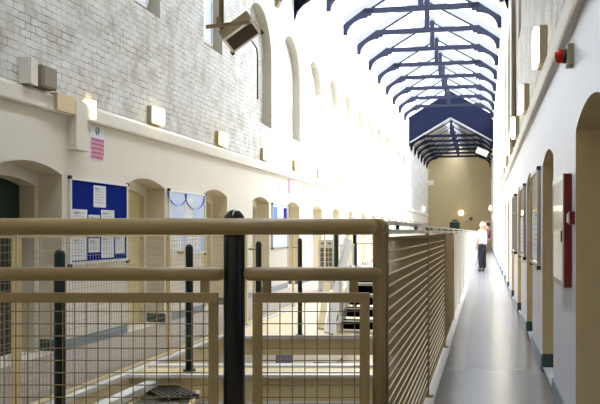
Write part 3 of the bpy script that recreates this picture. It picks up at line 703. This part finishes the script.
# ---------------------------------------------------------------- people
def skin(name, pts, edges, rad, m, parent=None, root=0, sub=2):
    me = bpy.data.meshes.new(name); me.from_pydata([tuple(p) for p in pts], edges, []); o = bpy.data.objects.new(name, me); C.objects.link(o)
    sk = o.modifiers.new('skin', 'SKIN'); sk.use_smooth_shade = True
    for i, r in enumerate(rad):
        q = me.skin_vertices[0].data[i]; q.radius = r if isinstance(r, tuple) else (r, r); q.use_root = (i == root)
    s = o.modifiers.new('sub', 'SUBSURF'); s.levels = s.render_levels = sub
    bpy.context.view_layer.update()
    dg = bpy.context.evaluated_depsgraph_get(); nm = bpy.data.meshes.new_from_object(o.evaluated_get(dg)); nm.materials.clear(); nm.materials.append(m)
    for p_ in nm.polygons: p_.use_smooth = True
    o.modifiers.clear(); o.data = nm
    nm.transform(Matrix.Translation(-origin(parent)))
    if parent: o.parent = parent
    return o
def person(x, y, face, label, top, topm, hairm, lean=0, scale=1., armL=None, armR=None, cap=True):
    # face: yaw in radians, 0 looks along +Y; local +x is the person's right
    rot = Matrix.Rotation(face, 3, 'Z')
    t = thing('person', label, 'person', (x, y, 0))
    def L(px, py, pz): q = rot @ Vector((px*scale, py*scale, pz*scale)); return Vector((x+q.x+lean*max(0, pz-.9)*.5, y+q.y, q.z))
    armL = armL or [(-.2, 0, 1.44), (-.25, -.02, 1.16), (-.25, .06, .92), (-.25, .08, .83)]
    armR = armR or [(.2, 0, 1.44), (.25, -.02, 1.16), (.25, .06, .92), (.25, .08, .83)]
    P = [L(0,0,.93), L(0,0,1.1), L(0,0,1.28), L(0,0,1.43), L(0,.0,1.52), L(0,.01,1.6), L(0,.015,1.69)]
    E = [(i, i+1) for i in range(6)]
    R = [(.115,.085), (.125,.09), (.15,.11), (.13,.09), .052, (.075,.09), (.07,.085)]
    R = [r if isinstance(r, tuple) else (r, r) for r in R]
    legs = []
    for sgn in (-1, 1):
        i = len(P); P += [L(sgn*.09, 0, .88), L(sgn*.115, .02, .5), L(sgn*.13, -.01, .1), L(sgn*.135, .12, .04)]
        E += [(0, i), (i, i+1), (i+1, i+2), (i+2, i+3)]; R += [(.085,.085), (.058,.058), (.042,.042), (.035,.035)]
    hands = []
    for arm in (armL, armR):
        i = len(P); P += [L(*a) for a in arm]; E += [(3, i), (i, i+1), (i+1, i+2), (i+2, i+3)]
        R += [(.058,.058), (.043,.043), (.03,.03), (.032,.02)]
        wv = (P[i+3]-P[i+2]).normalized(); side = wv.cross(Vector((0,0,1)) if abs(wv.z) < .9 else rot@Vector((0,1,0))).normalized()
        for k, ln in enumerate((.075, .085, .08, .062)):
            j = len(P); b = P[i+3]+side*(.021*(k-1.5)); nrm = wv.cross(side)
            P += [b+wv*.03, b+wv*(.03+ln*.55)+nrm*.006, b+wv*(.03+ln)+nrm*.022]; E += [(i+3, j), (j, j+1), (j+1, j+2)]; R += [(.009,.009), (.0085,.0085), (.007,.007)]
        j = len(P); b = P[i+3]; P += [b-side*.035, b-side*.055+wv*.04]; E += [(i+3, j), (j, j+1)]; R += [(.011,.011), (.009,.009)]
    body = skin('body', P, E, R, M['skin'], t)
    # head details
    hc = L(0, .015, 1.655)
    m = MB(); m.sphere(hc, .1*scale, 16, 12, (.8, .95, 1.15)); m.sphere(L(0, .115, 1.64), .016, 8, 6, (1, 1.2, 1.5))
    for s_ in (-1, 1): m.sphere(L(s_*.082, .01, 1.645), .025, 8, 6, (.4, .8, 1.2))
    m.build('head', M['skin'], t)
    m = MB()
    for s_ in (-1, 1): m.sphere(L(s_*.033, .1, 1.665), .011, 8, 6)
    m.build('eye', M['dark'], t)
    m = MB(); m.obox(L(0, .108, 1.6), rot@Vector((.024, 0, 0)), Vector((0, 0, .005)), rot@Vector((0, .006, 0))); m.build('mouth', M['maroon'], t)
    m = MB(); m.sphere(L(0, -.012, 1.685), .106*scale, 16, 12, (.84, .93, 1.02)); m.build('hair', hairm, t)
    # clothes
    P2 = [L(0,0,.93), L(0,0,1.1), L(0,0,1.28), L(0,0,1.42), L(0,0,1.48)]; E2 = [(i, i+1) for i in range(4)]; R2 = [(.185,.142), (.165,.125), (.18,.13), (.15,.11), (.07,.07)]
    for arm in (armL, armR):
        i = len(P2); a = [Vector(q) for q in arm]; mid = a[1]+(a[2]-a[1])*(.1 if top == 'short' else .85)
        P2 += [L(*a[0]), L(*((a[0]+a[1])/2)), L(*mid)]; E2 += [(3, i), (i, i+1), (i+1, i+2)]; R2 += [(.072,.072), (.064,.064), (.056,.056)]
    skin('shirt', P2, E2, R2, topm, t)
    P3 = [L(0,0,1.02), L(0,0,.92)]; E3 = [(0,1)]; R3 = [(.185,.14), (.185,.14)]
    for s_ in (-1, 1):
        i = len(P3); P3 += [L(s_*.095,0,.84), L(s_*.115,.02,.5), L(s_*.13,-.01,.08)]; E3 += [(1, i), (i, i+1), (i+1, i+2)]; R3 += [(.112,.112), (.082,.082), (.068,.068)]
    skin('trousers', P3, E3, R3, M['trousers'], t, root=1)
    for s_ in (-1, 1):
        m = MB(); m.sphere(L(s_*.135, .05, .05), .06, 12, 8, (1.0, 2.6, .85)); 
        o = m.build('shoe', M['shoe'], t)
    return t
person(-.06, 31.6, math.radians(62), 'person in a white short sleeved shirt and dark trousers standing in the corridor', 'short', M['shirt'], M['grey_hair'],
       armL=[(-.2, 0, 1.44), (-.245, .02, 1.17), (-.24, .1, .95), (-.235, .12, .87)])
person(-.06, 33.2, math.radians(50), 'person in a maroon top with dark hair, standing behind the one in white', 'short', M['maroon'], M['dark_hair'], lean=.5, scale=1.03)

# ---------------------------------------------------------------- camera, world, view
cam = bpy.data.cameras.new('camera'); co = bpy.data.objects.new('camera', cam); C.objects.link(co)
co.location = (0, 0, 1.42); co.rotation_euler = (PI/2, 0, TH)
cam.sensor_width = 36; cam.lens = 36*850/600; cam.shift_y = 30/600; cam.clip_end = 300; cam.clip_start = .05
bpy.context.scene.camera = co
wd = bpy.data.worlds.new('world'); bpy.context.scene.world = wd; wd.use_nodes = True
wd.node_tree.nodes['Background'].inputs[0].default_value = (.84, .9, 1, 1); wd.node_tree.nodes['Background'].inputs[1].default_value = 2.2
sun = bpy.data.lights.new('hazy_sun', 'SUN'); so_ = bpy.data.objects.new('hazy_sun', sun); C.objects.link(so_)
sun.energy = 53; sun.angle = math.radians(110); sun.color = (.80, .875, 1); so_.rotation_euler = (math.radians(-14), math.radians(24), 0)
vs_ = bpy.context.scene.view_settings; vs_.view_transform = 'Standard'; vs_.look = 'None'; vs_.exposure = .2; vs_.gamma = 1; vs_.use_curve_mapping = False
